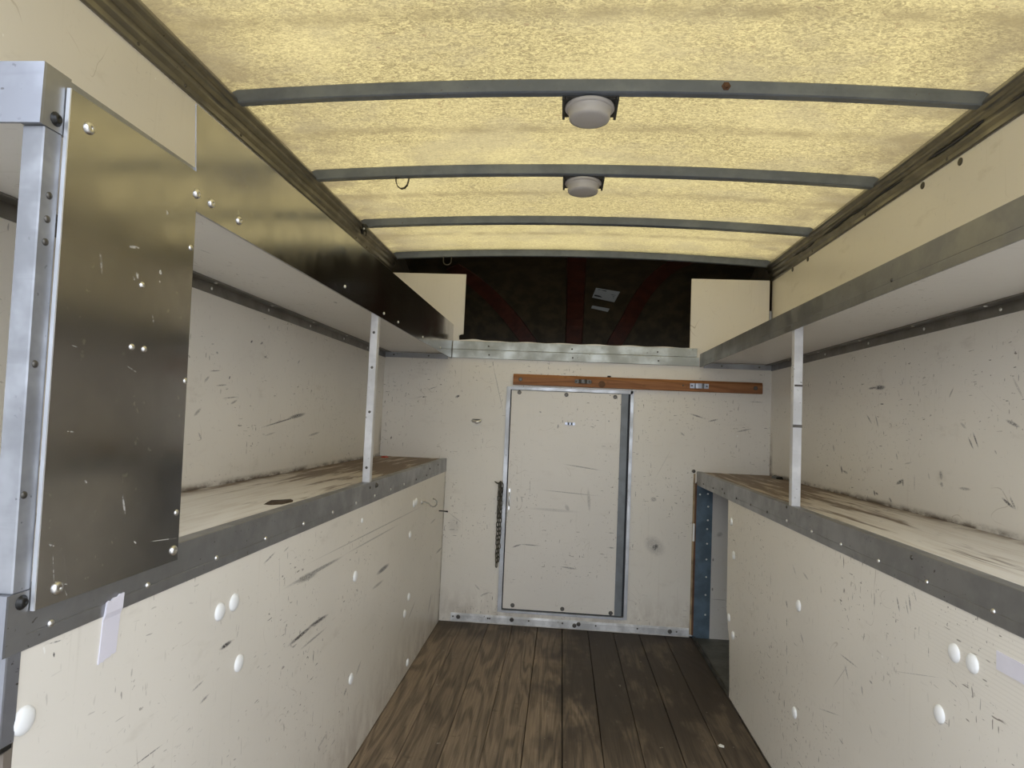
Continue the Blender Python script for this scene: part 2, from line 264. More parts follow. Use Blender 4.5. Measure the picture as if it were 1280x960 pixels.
def mk_wood(name, dark, light, per=True, sc=1.0, axis=1, worn=True):
    m, nt = new_mat(name); g = G(nt)
    oi = g.n('ShaderNodeObjectInfo'); P = pos(g); rnd = oi.outputs['Random'] if per else 0.3
    q = sep(g, P)
    off = comb(g, g.math('MULTIPLY', rnd, 9.0), g.math('MULTIPLY', rnd, 31.0), 0.0)
    v = g.vmath('ADD', P, off)
    st = (8, .8, 8) if axis == 1 else (1.1, 9, 9)
    field = g.noise(g.scl(v, st), 1.15*sc, 2, .45, .4)
    rings = g.math('SINE', g.math('MULTIPLY', field, 62.0))
    fine = g.noise(g.scl(v, (170, 6, 170) if axis == 1 else (6, 170, 170)), 1, 3, .6)
    t = g.math('ADD', g.math('MULTIPLY', g.ramp(rings, -1.0, .6), .50), g.math('MULTIPLY', g.ramp(fine, .3, .7), .50))
    col = g.mix(t, dark, light)
    col = g.mix(g.ramp(g.noise(v, 26, 3), .62, .72, 0, .4), col, tuple(x*.5 for x in dark))
    if per:
        hv = g.n('ShaderNodeHueSaturation'); g.l(col, hv.inputs['Color']); hv.inputs['Saturation'].default_value = .95
        g.l(g.math('ADD', .85, g.math('MULTIPLY', rnd, .32)), hv.inputs['Value']); col = hv.outputs[0]
    if worn:   # oily tread stain down the right-hand boards and grime at the bulkhead
        wx = g.math('ADD', q[0], g.math('MULTIPLY', g.math('SUBTRACT', g.noise(P, 3.5, 3), .5), .7))
        s1 = g.math('MULTIPLY', g.ramp(wx, -.12, .14), g.ramp(g.noise(g.scl(P, (3.2, 1, 1)), 2.3, 4, .6), .70, .50))
        s1 = g.math('MAXIMUM', s1, g.math('MULTIPLY', g.ramp(wx, .0, .25), .55)); s1 = g.math('MULTIPLY', s1, g.ramp(q[1], 2.0, 2.45, .3, 1))
        col = g.mix(g.math('MULTIPLY', s1, .92), col, (.034, .024, .018))
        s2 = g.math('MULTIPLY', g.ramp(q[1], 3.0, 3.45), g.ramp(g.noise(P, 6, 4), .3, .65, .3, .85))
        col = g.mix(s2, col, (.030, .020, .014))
        s3 = g.math('MULTIPLY', g.ramp(g.noise(P, 31, 2), .72, .76), .6)
        col = g.mix(s3, col, (.32, .29, .24))
    g.out(g.bsdf(col, .62, 0, g.bump(t, .35, .0012))); return m
M['plank'] = mk_wood('worn_floor_plank', (.085, .062, .042), (.275, .205, .140))
M['batten'] = mk_wood('varnished_batten', (.20, .075, .022), (.36, .155, .055), per=False, axis=0, worn=False)

def mk_shelf(name, seed):
    m, nt = new_mat(name); g = G(nt); P = pos(g); q = sep(g, P)
    v = g.vmath('ADD', P, (seed, seed, 0))
    s1 = g.noise(g.scl(v, (22, 2.0, 1)), 1, 4, .65, .4)
    s2 = g.noise(g.scl(v, (60, 5, 1)), 1, 3, .6)
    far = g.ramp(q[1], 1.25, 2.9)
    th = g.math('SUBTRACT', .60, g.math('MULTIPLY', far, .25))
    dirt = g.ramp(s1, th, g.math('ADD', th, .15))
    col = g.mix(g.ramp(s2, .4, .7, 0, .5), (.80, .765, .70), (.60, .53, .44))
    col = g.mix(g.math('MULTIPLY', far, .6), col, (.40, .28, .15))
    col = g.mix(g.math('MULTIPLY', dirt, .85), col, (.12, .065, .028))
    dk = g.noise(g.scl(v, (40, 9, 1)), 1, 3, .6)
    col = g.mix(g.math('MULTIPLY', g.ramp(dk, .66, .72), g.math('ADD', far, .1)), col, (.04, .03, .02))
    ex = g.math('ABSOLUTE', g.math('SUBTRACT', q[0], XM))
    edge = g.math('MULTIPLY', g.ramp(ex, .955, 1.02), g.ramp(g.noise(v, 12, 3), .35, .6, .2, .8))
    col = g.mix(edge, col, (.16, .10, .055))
    g.out(g.bsdf(col, .55, 0, g.bump(s2, .2, .001))); return m
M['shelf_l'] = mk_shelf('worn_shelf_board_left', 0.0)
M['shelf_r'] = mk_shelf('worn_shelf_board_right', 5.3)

# ------------------------------------------------------------------ mesh helpers
class MB:
    """collects shapes in world coordinates, links them as ONE mesh object"""
    def __init__(s): s.v = []; s.f = []; s.sm = []
    def add(s, vs, fs, smooth=False):
        o = len(s.v); s.v += [tuple(v) for v in vs]; s.f += [tuple(i+o for i in f) for f in fs]; s.sm += [smooth]*len(fs); return s
    def box(s, x0, x1, y0, y1, z0, z1):
        vs = [(x, y, z) for z in (z0, z1) for y in (y0, y1) for x in (x0, x1)]
        return s.add(vs, [(0, 2, 3, 1), (4, 5, 7, 6), (0, 1, 5, 4), (2, 6, 7, 3), (0, 4, 6, 2), (1, 3, 7, 5)])
    def bbox(s, x0, x1, y0, y1, z0, z1, b=.002):
        """box with chamfered edges"""
        bm = bmesh.new(); bmesh.ops.create_cube(bm, size=1)
        for v in bm.verts:
            v.co = Vector(((x0+x1)/2+v.co.x*(x1-x0), (y0+y1)/2+v.co.y*(y1-y0), (z0+z1)/2+v.co.z*(z1-z0)))
        bmesh.ops.bevel(bm, geom=bm.edges[:], offset=b, segments=1, affect='EDGES')
        bm.verts.index_update()
        s.add([v.co[:] for v in bm.verts], [[v.index for v in f.verts] for f in bm.faces]); bm.free(); return s
    def prism(s, poly, a0, a1, axis):
        """poly: 2-D points in the two other axes (in axis order), extruded from a0 to a1"""
        n = len(poly)
        def P(p, a):
            q = list(p); q.insert(axis, a); return tuple(q)
        vs = [P(p, a0) for p in poly]+[P(p, a1) for p in poly]
        fs = [tuple(range(n))[::-1], tuple(range(n, 2*n))]+[(i, (i+1) % n, n+(i+1) % n, n+i) for i in range(n)]
        return s.add(vs, fs)
    def tube(s, pts, r, n=8, closed=False, flat=None):
        pts = [Vector(p) for p in pts]; m = len(pts); vs = []; fs = []
        prev = None
        for i, p in enumerate(pts):
            a = pts[i-1] if (i or closed) else pts[i]; b = pts[(i+1) % m] if (i < m-1 or closed) else pts[i]
            t = (b-a).normalized()
            ref = prev if prev is not None else (Vector((0, 0, 1)) if abs(t.z) < .9 else Vector((1, 0, 0)))
            nx = (ref-t*ref.dot(t)).normalized(); prev = nx; ny = t.cross(nx)
            rr = r[i] if isinstance(r, (list, tuple)) else r
            for k in range(n):
                a_ = 2*math.pi*k/n; vs.append(p+nx*math.cos(a_)*rr+ny*math.sin(a_)*rr)
        for i in range(m if closed else m-1):
            for k in range(n):
                j = (i+1) % m
                fs.append((i*n+k, i*n+(k+1) % n, j*n+(k+1) % n, j*n+k))
        if not closed: fs += [tuple(range(n))[::-1], tuple(range((m-1)*n, m*n))]
        return s.add(vs, fs, True)
    def lathe(s, prof, origin, nrm, n=16, smooth=True):
        """prof: (radius, height) from the base outward along nrm"""
        nrm = Vector(nrm).normalized(); a = Vector((0, 0, 1)) if abs(nrm.z) < .9 else Vector((1, 0, 0))
        e1 = nrm.cross(a).normalized(); e2 = nrm.cross(e1); o = Vector(origin); vs = []; fs = []
        for rr, h in prof:
            for k in range(n):
                t = 2*math.pi*k/n; vs.append(o+nrm*h+e1*math.cos(t)*rr+e2*math.sin(t)*rr)
        m = len(prof)
        for i in range(m-1):
            for k in range(n): fs.append((i*n+k, i*n+(k+1) % n, (i+1)*n+(k+1) % n, (i+1)*n+k))
        fs.append(tuple(range((m-1)*n, m*n)))
        return s.add(vs, fs, smooth)
    def build(s, name, mat, parent=None, origin=None, mats=None):
        me = bpy.data.meshes.new(name)
        if origin is None:
            xs = list(zip(*s.v)); origin = Vector(((min(xs[0])+max(xs[0]))/2, (min(xs[1])+max(xs[1]))/2, min(xs[2])))
        origin = Vector(origin)
        me.from_pydata([Vector(v)-origin for v in s.v], [], s.f); me.materials.append(mat)
        for p, q in zip(me.polygons, s.sm): p.use_smooth = q
        bm = bmesh.new(); bm.from_mesh(me); bmesh.ops.recalc_face_normals(bm, faces=bm.faces); bm.to_mesh(me); bm.free()
        o = bpy.data.objects.new(name, me); C.objects.link(o)
        place(o, origin, parent); return o
WPOS = {}
def place(o, w, parent):
    WPOS[o.name] = Vector(w)
    if parent is not None:
        o.parent = parent; o.location = Vector(w)-WPOS[parent.name]
    else: o.location = w
def tag(o, label, cat, group=None):
    o['label'] = label; o['category'] = cat
    if group: o['group'] = group
    return o
def thing(name, loc, label, cat, group=None):
    o = bpy.data.objects.new(name, None); C.objects.link(o); o.empty_display_size = .05
    place(o, loc, None); return tag(o, label, cat, group)
def struct(name, mb, mat, parent=None):
    o = mb.build(name, mat, parent); 
    if parent is None: o['kind'] = 'structure'
    return o
def struct_empty(name, loc):
    o = bpy.data.objects.new(name, None); C.objects.link(o); o.empty_display_size = .05
    place(o, loc, None); o['kind'] = 'structure'; return o
# shared small meshes, modelled round the origin with their normal along +Z
def head_mesh(name, prof, mat, n=12, recess=0.0):
    mb = MB()
    if recess:
        top = prof[-1]; prof = prof[:-1]+[(recess, top[1]), (recess*.8, top[1]-.0012)]
    mb.lathe(prof, (0, 0, 0), (0, 0, 1), n)
    me = bpy.data.meshes.new(name); me.from_pydata(mb.v, [], mb.f); me.materials.append(mat)
    for p in me.polygons: p.use_smooth = True
    return me
HD = {
    'rivet': head_mesh('rivet', [(.0048, 0), (.0046, .0012), (.0032, .0026), (.0012, .0031)], M['steel']),
    'dark_rivet': head_mesh('dark_rivet', [(.0045, 0), (.0042, .0012), (.0028, .0022), (.0008, .0026)], M['darksteel']),
    'screw': head_mesh('screw', [(.0078, 0), (.0078, .0014), (.0062, .0034), (.0035, .0044)], M['steel'], 14, .0022),
    'small_screw': head_mesh('small_screw', [(.0050, 0), (.0048, .001), (.003, .002), (.001, .0025)], M['steel']),
    'bolt': head_mesh('bolt', [(.0085, 0), (.0085, .0008), (.0062, .0011), (.0060, .0036), (.0048, .0048), (.0030, .0050)], M['black'], 14, .0030),
    'steel_bolt': head_mesh('steel_bolt', [(.009, 0), (.009, .001), (.007, .002), (.006, .006), (.003, .0075)], M['darksteel'], 14),
    'screw_cap': head_mesh('screw_cap', [(.0165, 0), (.0160, .0022), (.0125, .0045), (.007, .0060), (.001, .0064)], M['cap'], 20),
    'small_cap': head_mesh('small_cap', [(.008, 0), (.0075, .0015), (.005, .0028), (.001, .0032)], M['cap'], 12),
    'ring_screw': head_mesh('ring_screw', [(.011, 0), (.011, .0015), (.0085, .003), (.004, .002), (.001, .002)], M['darksteel'], 14),
}
AX = {'+X': Matrix.Rotation(R(90), 4, 'Y'), '-X': Matrix.Rotation(R(-90), 4, 'Y'), '-Y': Matrix.Rotation(R(90), 4, 'X'), '-Z': Matrix.Rotation(R(180), 4, 'X')}
def head(kind, p, n, parent, name=None):
    o = bpy.data.objects.new(name or {'dark_rivet': 'rivet', 'small_screw': 'screw', 'steel_bolt': 'bolt', 'small_cap': 'screw_cap', 'ring_screw': 'screw'}.get(kind, kind), HD[kind])
    C.objects.link(o); o.rotation_euler = AX[n].to_euler(); place(o, p, parent); return o

# ================================================================== STRUCTURE
struct('ground', MB().box(-30, 30, -30, 30, -1.05, -.95), M['ground'])
fl = struct('floor', MB().box(XL-.02, XR+.02, Y0, D+.03, -.07, -.022), M['gap'])
edges = [-.975, -.87, -.74, -.607, -.477, -.346, -.217, -.088, .041, .173, .303, .434, .565, .704]
for i in range(len(edges)-1):
    b = .0007+random.random()*.0005+(.0008 if i in (7, 8, 11) else 0)
    x0, x1 = edges[i]+b, edges[i+1]-b
    mb = MB(); dz = random.uniform(-.0012, .0008)
    mb.prism([(x0, -.022), (x1, -.022), (x1, -.0015+dz), (x1-.0012, dz), (x0+.0012, dz), (x0, -.0015+dz)], 0, 1, 1)
    mb.v = [(x, Y0 if y == 0 else D-.001, z) for x, y, z in mb.v]
    mb.build('plank', M['plank'], fl)
struct('inner_sheet', MB().box(.722, XR, Y0, D, -.022, .001), M['inner_floor'], fl)
mb = MB().prism([(.7045, -.02), (.7205, -.02), (.7205, .004), (.7165, .009), (.7125, .009), (.7115, .002), (.7045, .001)], 0, 1, 1)
mb.v = [(x, Y0 if y == 0 else D-.001, z) for x, y, z in mb.v]; mb.build('edge_strip', M['darksteel'], fl)

wl = struct('wall_left', MB().box(XL-.025, XL, Y0, D+.02, -.07, 1.99), M['left_wall'])
wr = struct('wall_right', MB().box(XR, XR+.025, Y0, D+.02, -.07, 1.99), M['right_wall'])
for y, z in [(1.847, 1.843), (2.035, 1.845), (2.966, 1.853), (3.159, 1.852)]: head('ring_screw', (XR, y, z), '-X', wr)

# bulkhead: solid board with the hatch hole, step at the right compartment, two cut panels above
wb = struct_empty('wall_back', (0, D, 0))
def bk(name, x0, x1, z0, z1, mat=M['back'], y0=0.0, y1=.016): return MB().box(x0, x1, D+y0, D+y1, z0, z1).build(name, mat, wb)
mb = MB()
for (x0, x1, z0, z1) in ((XL, -.285, 0, 1.49), (.360, .690, 0, 1.49), (-.285, .360, 1.240, 1.49), (-.285, .360, 0, .070), (.690, XR, .79, 1.49)):
    mb.box(x0, x1, D, D+.016, z0, z1)
mb.build('board', M['back'], wb)
tp = [(-.603, 1.485)]+[(-.60+i*.02, 1.4915+.010*math.exp(-((i*.02-.115)/.045)**2)+.002*math.sin(i*.7)) for i in range(66)]+[(.70, 1.49)]
MB().prism(tp, D-.004, D+.016, 1).build('sealant_bead', M['cream'], wb)
def notched(x0, x1, zt, side):
    pts = [(x0, 1.49), (x1, 1.49), (x1, zt), (x0, zt)]
    if side: pts = [(x0, 1.49), (x1-.022, 1.49)]+[(x1-.012+.012*math.cos(t), 1.512+.012*math.sin(t)) for t in [R(a) for a in range(200, 60, -20)]]+[(x1, 1.526), (x1, zt), (x0, zt)]
    return MB().prism(pts, D+.002, D+.014, 1)
notched(-.972, -.552, 1.853, True).build('panel', M['cream'], wb)
notched(.654, 1.056, 1.860, False).build('panel', M['cream'], wb)
MB().box(1.059, 1.068, D+.002, D+.012, 1.49, 1.70).build('edge_channel', M['alu_bright'], wb)
# right compartment seen through the opening below the shelf
cs = MB().box(.7075, .790, D-.004, D+.02, .0, .79).build('corner_post', M['blue'], wb)
for z, x in ((.73, .725), (.735, .765), (.67, .768), (.60, .768), (.555, .766), (.48, .767), (.40, .766), (.31, .767), (.22, .766), (.12, .767)):
    head('small_screw', (x, D-.004, z), '-Y', cs, 'rivet')
MB().box(.790, XR, D-.002, D+.016, .0, .79).build('inner_panel', M['grey_panel'], wb)
MB().box(.6905, .6985, D-.004, D+.012, .015, .835).build('board_edge', M['plyedge'], wb)
MB().box(.6985, .7075, D-.010, D+.012, .015, .785).build('rust_strip', M['rusty'], wb)
MB().box(.692, .701, D-.012, D, .49, .58).build('tape_patch', M['cap'], wb)
MB().lathe([(.009, 0), (.009, .004), (.004, .006)], (.690, D-.002, .848), (0, -1, 0)).build('rubber_plug', M['darksteel'], wb)

MB().box(XL, XR, D+.021, D+.032, -.07, 1.40).build('leak_blocker', M['blocker'], wb)  # unseen sheet added to stop light leaking through the bulkhead joints
MB().box(XL, XR, D, D+.021, -.07, -.0005).build('leak_blocker_base', M['gap'], wb)  # unseen strip added to block light coming in under the board
# overhead cab cavity (closed, opaque)
def shell_s(x): return 1-.22*min(1.3, abs((x-XM)/1.02))**4
def shell_pt(x, t, off=0.0):
    s = shell_s(x); a = math.cos(t)**(2/2.4)*(.85*s-off); b = math.sin(t)**(2/2.4)*(.58-off)
    return (x, 3.5+a, 1.45+b)
NX, NT = 40, 30
mb = MB(); vs = []
for i in range(NX+1):
    x = XL+.001+(XR-XL-.002)*i/NX
    for j in range(NT+1): vs.append(shell_pt(x, R(90)*(j/NT)*.9999))
for i in range(NX+1):
    x = XL+.001+(XR-XL-.002)*i/NX
    for j in range(NT+1): vs.append(shell_pt(x, R(90)*(j/NT)*.9999, -.02))
n1 = (NX+1)*(NT+1); fs = []
for i in range(NX):
    for j in range(NT):
        a = i*(NT+1)+j; q = (a, a+1, a+NT+2, a+NT+1); fs += [q, tuple(n1+k for k in q)]
mb.add(vs, fs, True)
mb.box(XL, XR, D+.016, 3.53, 2.028, 2.05)
wf = struct('wall_front', mb, M['luton'])
struct('cab_floor', MB().box(XL, XR, D+.016, 4.42, 1.40, 1.47), M['luton'], wf)
struct('side_sheet', MB().box(XL-.03, XL, D+.02, 4.42, 1.40, 2.05), M['luton'], wf)
struct('side_sheet', MB().box(XR, XR+.03, D+.02, 4.42, 1.40, 2.05), M['luton'], wf)
def strap(path, w, name='rib'):
    path = [Vector(p) for p in path]; c = Vector((XM, 3.5, 1.45)); vs = []
    # resample smoothly
    pts = []
    for i in range(len(path)-1):
        for k in range(5):
            t = k/5; p0 = path[max(i-1, 0)]; p1 = path[i]; p2 = path[i+1]; p3 = path[min(i+2, len(path)-1)]
            pts.append(.5*((2*p1)+(p2-p0)*t+(2*p0-5*p1+4*p2-p3)*t*t+(3*p1-p0-3*p2+p3)*t**3))
    pts.append(path[-1]); n = len(pts); fs = []
    for i, p in enumerate(pts):
        t = (pts[min(i+1, n-1)]-pts[max(i-1, 0)]).normalized()
        nrm = Vector((0, 3.5-p.y, 1.45-p.z)).normalized(); s = t.cross(nrm).normalized()
        for a, h in ((-.5, -.02), (-.42, .016), (.42, .016), (.5, -.02)): vs.append(p+s*w*a+nrm*h)
    for i in range(n-1):
        for k in range(4): fs.append((4*i+k, 4*i+(k+1) % 4, 4*i+4+(k+1) % 4, 4*i+4+k))
    fs += [(0, 1, 2, 3), (4*n-4, 4*n-3, 4*n-2, 4*n-1)]
    MB().add(vs, fs, False).build(name, M['luton_rib'], wf)
strap([(-.70, 3.85, 1.995), (-.566, 4.045, 1.928), (-.453, 4.186, 1.839), (-.334, 4.289, 1.716), (-.235, 4.337, 1.59), (-.150, 4.348, 1.49)], .11)
strap([(.046, 3.60, 2.028), (.047, 3.694, 2.023), (.051, 3.993, 1.959), (.057, 4.234, 1.799), (.056, 4.336, 1.6), (.053, 4.348, 1.48)], .125)
strap([(.66, 3.66, 2.02), (.608, 3.759, 2.015), (.541, 3.923, 1.98), (.475, 4.105, 1.902), (.405, 4.262, 1.761), (.327, 4.333, 1.608), (.27, 4.348, 1.50)], .11)
def sticker(pts, name, label):
    c = Vector(pts[0])*.25+Vector(pts[1])*.25+Vector(pts[2])*.25+Vector(pts[3])*.25
    P = [Vector(p) for p in pts]; n = (P[1]-P[0]).cross(P[3]-P[0]).normalized()
    if n.y > 0: n = -n
    P = [p+n*.012 for p in P]
    mb = MB().add([p for p in P]+[p+n*.001 for p in P], [(0, 1, 2, 3), (4, 5, 6, 7), (0, 1, 5, 4), (1, 2, 6, 5), (2, 3, 7, 6), (3, 0, 4, 7)])
    o = mb.build(name, M['label'], None, c); tag(o, label, 'label')
    return o, P, n
st, P, n = sticker([(.179, 4.05, 1.934), (.331, 4.08, 1.919), (.304, 4.161, 1.867), (.159, 4.131, 1.888)], 'paper_label', 'white printed label stuck inside the dark overhead cab')
def onlab(u, v, h): return P[0]*(1-u)*(1-v)+P[1]*u*(1-v)+P[2]*u*v+P[3]*(1-u)*v+n*h
mb = MB()
for (u0_, u1_, v0_, v1_) in ((.10, .20, .08, .20), (.24, .46, .10, .18), (.06, .40, .66, .80), (.32, .46, .52, .66), (.55, .9, .35, .38), (.55, .88, .47, .5), (.55, .9, .6, .63), (.5, .85, .72, .75)):
    q = [onlab(u0_, v0_, .0015), onlab(u1_, v0_, .0015), onlab(u1_, v1_, .0015), onlab(u0_, v1_, .0015)]
    mb.add(q+[p-n*.0008 for p in q], [(0, 1, 2, 3), (4, 5, 6, 7), (0, 1, 5, 4), (1, 2, 6, 5), (2, 3, 7, 6), (3, 0, 4, 7)])
mb.build('printing', M['ink'], st)
sticker([(.165, 4.190, 1.845), (.278, 4.206, 1.830), (.268, 4.226, 1.812), (.158, 4.205, 1.830)], 'paper_label', 'narrow blank paper strip below the printed label in the overhead cab')

# roof sheet and outside skins
mb = MB(); vs = []; fs = []
xs = [XL-.02+(XR-XL+.04)*i/24 for i in range(25)]; ys = [Y0+(D+.02-Y0)*j/12 for j in range(13)]
for x in xs:
    for y in ys: vs.append((x, y, roof_z(x)+.001))
for i in range(24):
    for j in range(12): a = i*13+j; fs.append((a, a+1, a+14, a+13))
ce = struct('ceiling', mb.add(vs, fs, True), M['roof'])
# cant rails
def cant(s, X, name):
    pr = [(0, -.108), (.004, -.108), (.006, -.103), (.006, -.090), (.016, -.083), (.017, -.078), (.015, -.066), (.025, -.060), (.027, -.054), (.026, -.046), (.034, -.040), (.036, -.034), (.034, -.029), (.012, -.004), (0, -.004)]
    mb = MB().prism([(X+s*a, 1.968+b) for a, b in pr], 0, 1, 1)
    mb.v = [(x, Y0 if y == 0 else D+.02, z) for x, y, z in mb.v]
    return struct(name, mb, M['alu_dark'])
t1 = cant(1, XL, 'trim_1'); t2 = cant(-1, XR, 'trim_2')
for y in (1.32, 1.5, 1.78, 2.84, 3.0, 3.2): head('dark_rivet', (XL+.006, y, 1.872), '+X', t1)
for y in (1.4, 1.9, 2.4, 2.9): head('dark_rivet', (XR-.006, y, 1.872), '-X', t2)
# black sealant smears in the right-hand rail groove
for y0, y1 in ((1.36, 1.62), (1.72, 1.98), (2.12, 2.75), (2.85, 3.1)):
    pts = [(XR-.0175+.001*math.sin(9*y), y, 1.897+.003*math.sin(y*23)) for y in [y0+(y1-y0)*k/10 for k in range(11)]]
    MB().tube(pts, [.001]+[.0035+.0012*math.sin(k*2.1) for k in range(9)]+[.001], 6).build('sealant_smear', M['gap'], t2)
# rear frame, behind the camera's view, that closes the body
mb = MB(); mb.box(XL-.025, XL+.03, Y0-.05, Y0, -.07, 2.02); mb.box(XR-.03, XR+.025, Y0-.05, Y0, -.07, 2.02); mb.box(XL, XR, Y0-.05, Y0, 1.93, 2.05); mb.box(XL, XR, Y0-.05, Y0, -.1, -.0)
struct('trim_4', mb, M['alu_post'])

# ------------------------------------------------------------------ roof ribs
def rib(y, depth, h, label, name='roof_rib'):
    mb = MB(); vs = []; n = 28; fs = []
    x0, x1 = XL+.014, XR-.014
    for i in range(n+1):
        x = x0+.016+(x1-x0-.032)*(i-1)/(n-2) if 0 < i < n else (x0 if i == 0 else x1)
        z = roof_z(x)
        e = .010 if i in (0, n) else 0
        zt = z-.0005-(.006 if i in (0, n) else 0)
        vs += [(x, y, zt), (x, y-.004, zt-.004), (x, y-.004, z-h+.003+e), (x, y, z-h+e), (x, y+depth, z-h+e), (x, y+depth, zt)]
    for i in range(n):
        for k in range(6): fs.append((6*i+k, 6*i+(k+1) % 6, 6*i+6+(k+1) % 6, 6*i+6+k))
    fs += [tuple(range(6)), tuple(range(6*n, 6*n+6))]
    o = mb.add(vs, fs).build(name, M['galv'], None, (XM, y, roof_z(XM)-h)); return tag(o, label, 'roof beam')
rib(.54, .022, .037, 'roof rib nearest the rear doorway, above the frame of the photograph')
rib(1.12, .022, .037, 'roof rib above the near aluminium plate, just above the picture')
rb1 = rib(1.70, .022, .039, 'nearest galvanised roof rib in view, with a lamp and a rusty bolt')
rb2 = rib(2.28, .022, .039, 'second roof rib from the camera, with the smaller lamp and a hanging strap')
rb3 = rib(2.866, .022, .037, 'third roof rib from the camera, plain, with a black clip at its left end')
rb4 = rib(D+.002, .014, .038, 'galvanised arch over the opening of the dark overhead cab', 'roof_arch')
mb = MB().lathe([(.012, 0), (.012, .002), (.008, .003), (.0075, .007), (.004, .0085)], (.397, 1.696, 1.977), (0, -1, 0), 6, False)
mb.build('rusty_bolt', M['rusty'], rb1)

# ------------------------------------------------------------------ roof lamps
def lamp(y, label, s=1.0):
    x = .043; z = roof_z(x)-.037
    t = thing('roof_lamp', (x, y+.06, z), label, 'lamp', None)
    mb = MB(); 
    mb.bbox(x-.076*s, x+.076*s, y+.0, y+.122*s, z-.005, z-.0005, .0015)
    mb.box(x-.077*s, x-.070*s, y+.0, y+.122*s, z-.012, z-.004); mb.box(x+.070*s, x+.077*s, y+.0, y+.122*s, z-.012, z-.004)
    mb.build('base_plate', M['lampbase'], t)
    c = (x, y+.062*s, z-.005)
    b = MB().lathe([(.069*s, 0), (.070*s, .004), (.067*s, .008), (.062*s, .009)], c, (0, 0, -1), 40).build('bezel', M['lens'], t)
    MB().lathe([(.0615*s, .008), (.060*s, .014), (.0575*s, .016), (.058*s, .030), (.055*s, .036), (.045*s, .0385), (.02*s, .0398), (.001, .040)], c, (0, 0, -1), 40).build('lens', M['lens'], t)
    for dx in (-.066, .066): head('dark_rivet', (x+dx*s, y+.012, z-.005), '-Z', t, 'screw')
lamp(1.715, 'larger-looking round frosted lamp under the nearest roof rib in view')
lamp(2.292, 'smaller-looking round frosted lamp under the second roof rib', .97)

# strap hook, ring, clip
pts = [(-.647, 1.946), (-.645, 1.930), (-.638, 1.912), (-.624, 1.903), (-.610, 1.906), (-.600, 1.918), (-.596, 1.934), (-.594, 1.946)]
mb = MB(); vs = []; fs = []
for x, z in pts:
    vs += [(x, 2.286, z), (x, 2.298, z)]
for x, z in pts:
    k = .88; vs += [(-.621+(x+.621)*k, 2.286, 1.93+(z-1.93)*k if z < 1.93 else z), (-.621+(x+.621)*k, 2.298, 1.93+(z-1.93)*k if z < 1.93 else z)]
n = len(pts)
for i in range(n-1):
    a, b = 2*i, 2*n+2*i
    fs += [(a, a+1, a+3, a+2), (b, b+1, b+3, b+2), (a, a+2, b+2, b), (a+1, a+3, b+3, b+1)]
o = mb.add(vs, fs).build('strap_loop', M['darksteel']); tag(o, 'dark curved strap loop hanging under the second roof rib, left of the lamp', 'hook')
pts = [(-.680, 3.435, 1.949)]+[(-.658+.022*math.cos(t), 3.435, 1.922+.022*math.sin(t)) for t in [R(a) for a in range(160, 385, 15)]]+[(-.634, 3.435, 1.949)]
o = MB().tube(pts, .0022, 6).build('wire_loop', M['darksteel']); tag(o, 'thin wire loop under the arch above the left cream panel', 'hook')
t = thing('cable_clip', (XL+.036, 2.845, 1.895), 'small black clip on the left cant rail at the third roof rib', 'clip')
MB().bbox(XL+.034, XL+.052, 2.832, 2.858, 1.905, 1.936, .003).build('body', M['lampbase'], t)
MB().bbox(XL+.026, XL+.040, 2.84, 2.856, 1.892, 1.914, .003).build('jaw', M['black'], t)
head('small_screw', (XL+.043, 2.832, 1.913), '-Y', t)
MB().tube([(XL+.048, 2.845, 1.907), (XL+.052, 2.843, 1.894), (XL+.050, 2.842, 1.882)], .0022, 6).build('wire_tail', M['black'], t)

# ================================================================== SHELVES
def angle_poly(X, s, z0, z1, groove):
    """fascia profile (x,z); s = +1 if the aisle lies to +X; vertical leaf with a step and a short top leaf"""
    t = .003
    p = [(X-s*t, z0), (X, z0), (X, groove-.0012), (X-s*.0010, groove-.0006), (X-s*.0010, groove+.0004), (X-s*.0003, groove+.0010), (X-s*.0003, z1-.001), (X-s*.0015, z1), (X-s*.026, z1), (X-s*.026, z1-.0022), (X-s*t, z1-.0022)]
    return p
def fascia(X, s, z0, z1, groove, y0, y1, parent, mat=M['alu']):
    mb = MB().prism(angle_poly(X, s, z0, z1, groove), 0, 1, 1)
    mb.v = [(x, y0 if y == 0 else y1, z) for x, y, z in mb.v]
    return mb.build('fascia', mat, parent)
def wall_angle(X, s, y0, y1, parent, mat=M['alu_dark']):
    p = [(X, 1.384), (X+s*.003, 1.384), (X+s*.003, 1.412), (X+s*.034, 1.412), (X+s*.034, 1.4155), (X, 1.4155)]
    mb = MB().prism(p, 0, 1, 1); mb.v = [(x, y0 if y == 0 else y1, z) for x, y, z in mb.v]
    return mb.build('wall_angle', mat, parent)
YE = D-.001
# lower left
t = thing('shelf', (XA-.18, (YS+D)/2, 0), 'lower left shelf with worn brown board, grey metal edge and scuffed cream front', 'shelf')
sl = t
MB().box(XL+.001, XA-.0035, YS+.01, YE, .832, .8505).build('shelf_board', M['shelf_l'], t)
f = fascia(XA+.0005, 1, .785, .8535, .803, YS+.0342, YE, t)
for y in (.753, .937, 1.13, 1.323, 1.522, 1.719, 1.917, 2.111, 2.311, 2.507, 2.72, 2.93): head('rivet' if y < 2.6 else 'dark_rivet', (XA+.0005, y, .8045), '+X', f)
for y, z in ((2.053, .849-.012), (3.0, .83), (3.2, .835)): head('dark_rivet', (XA+.0005, y, z), '+X', f)
head('steel_bolt', (XA+.0005, 2.122, .838), '+X', f)

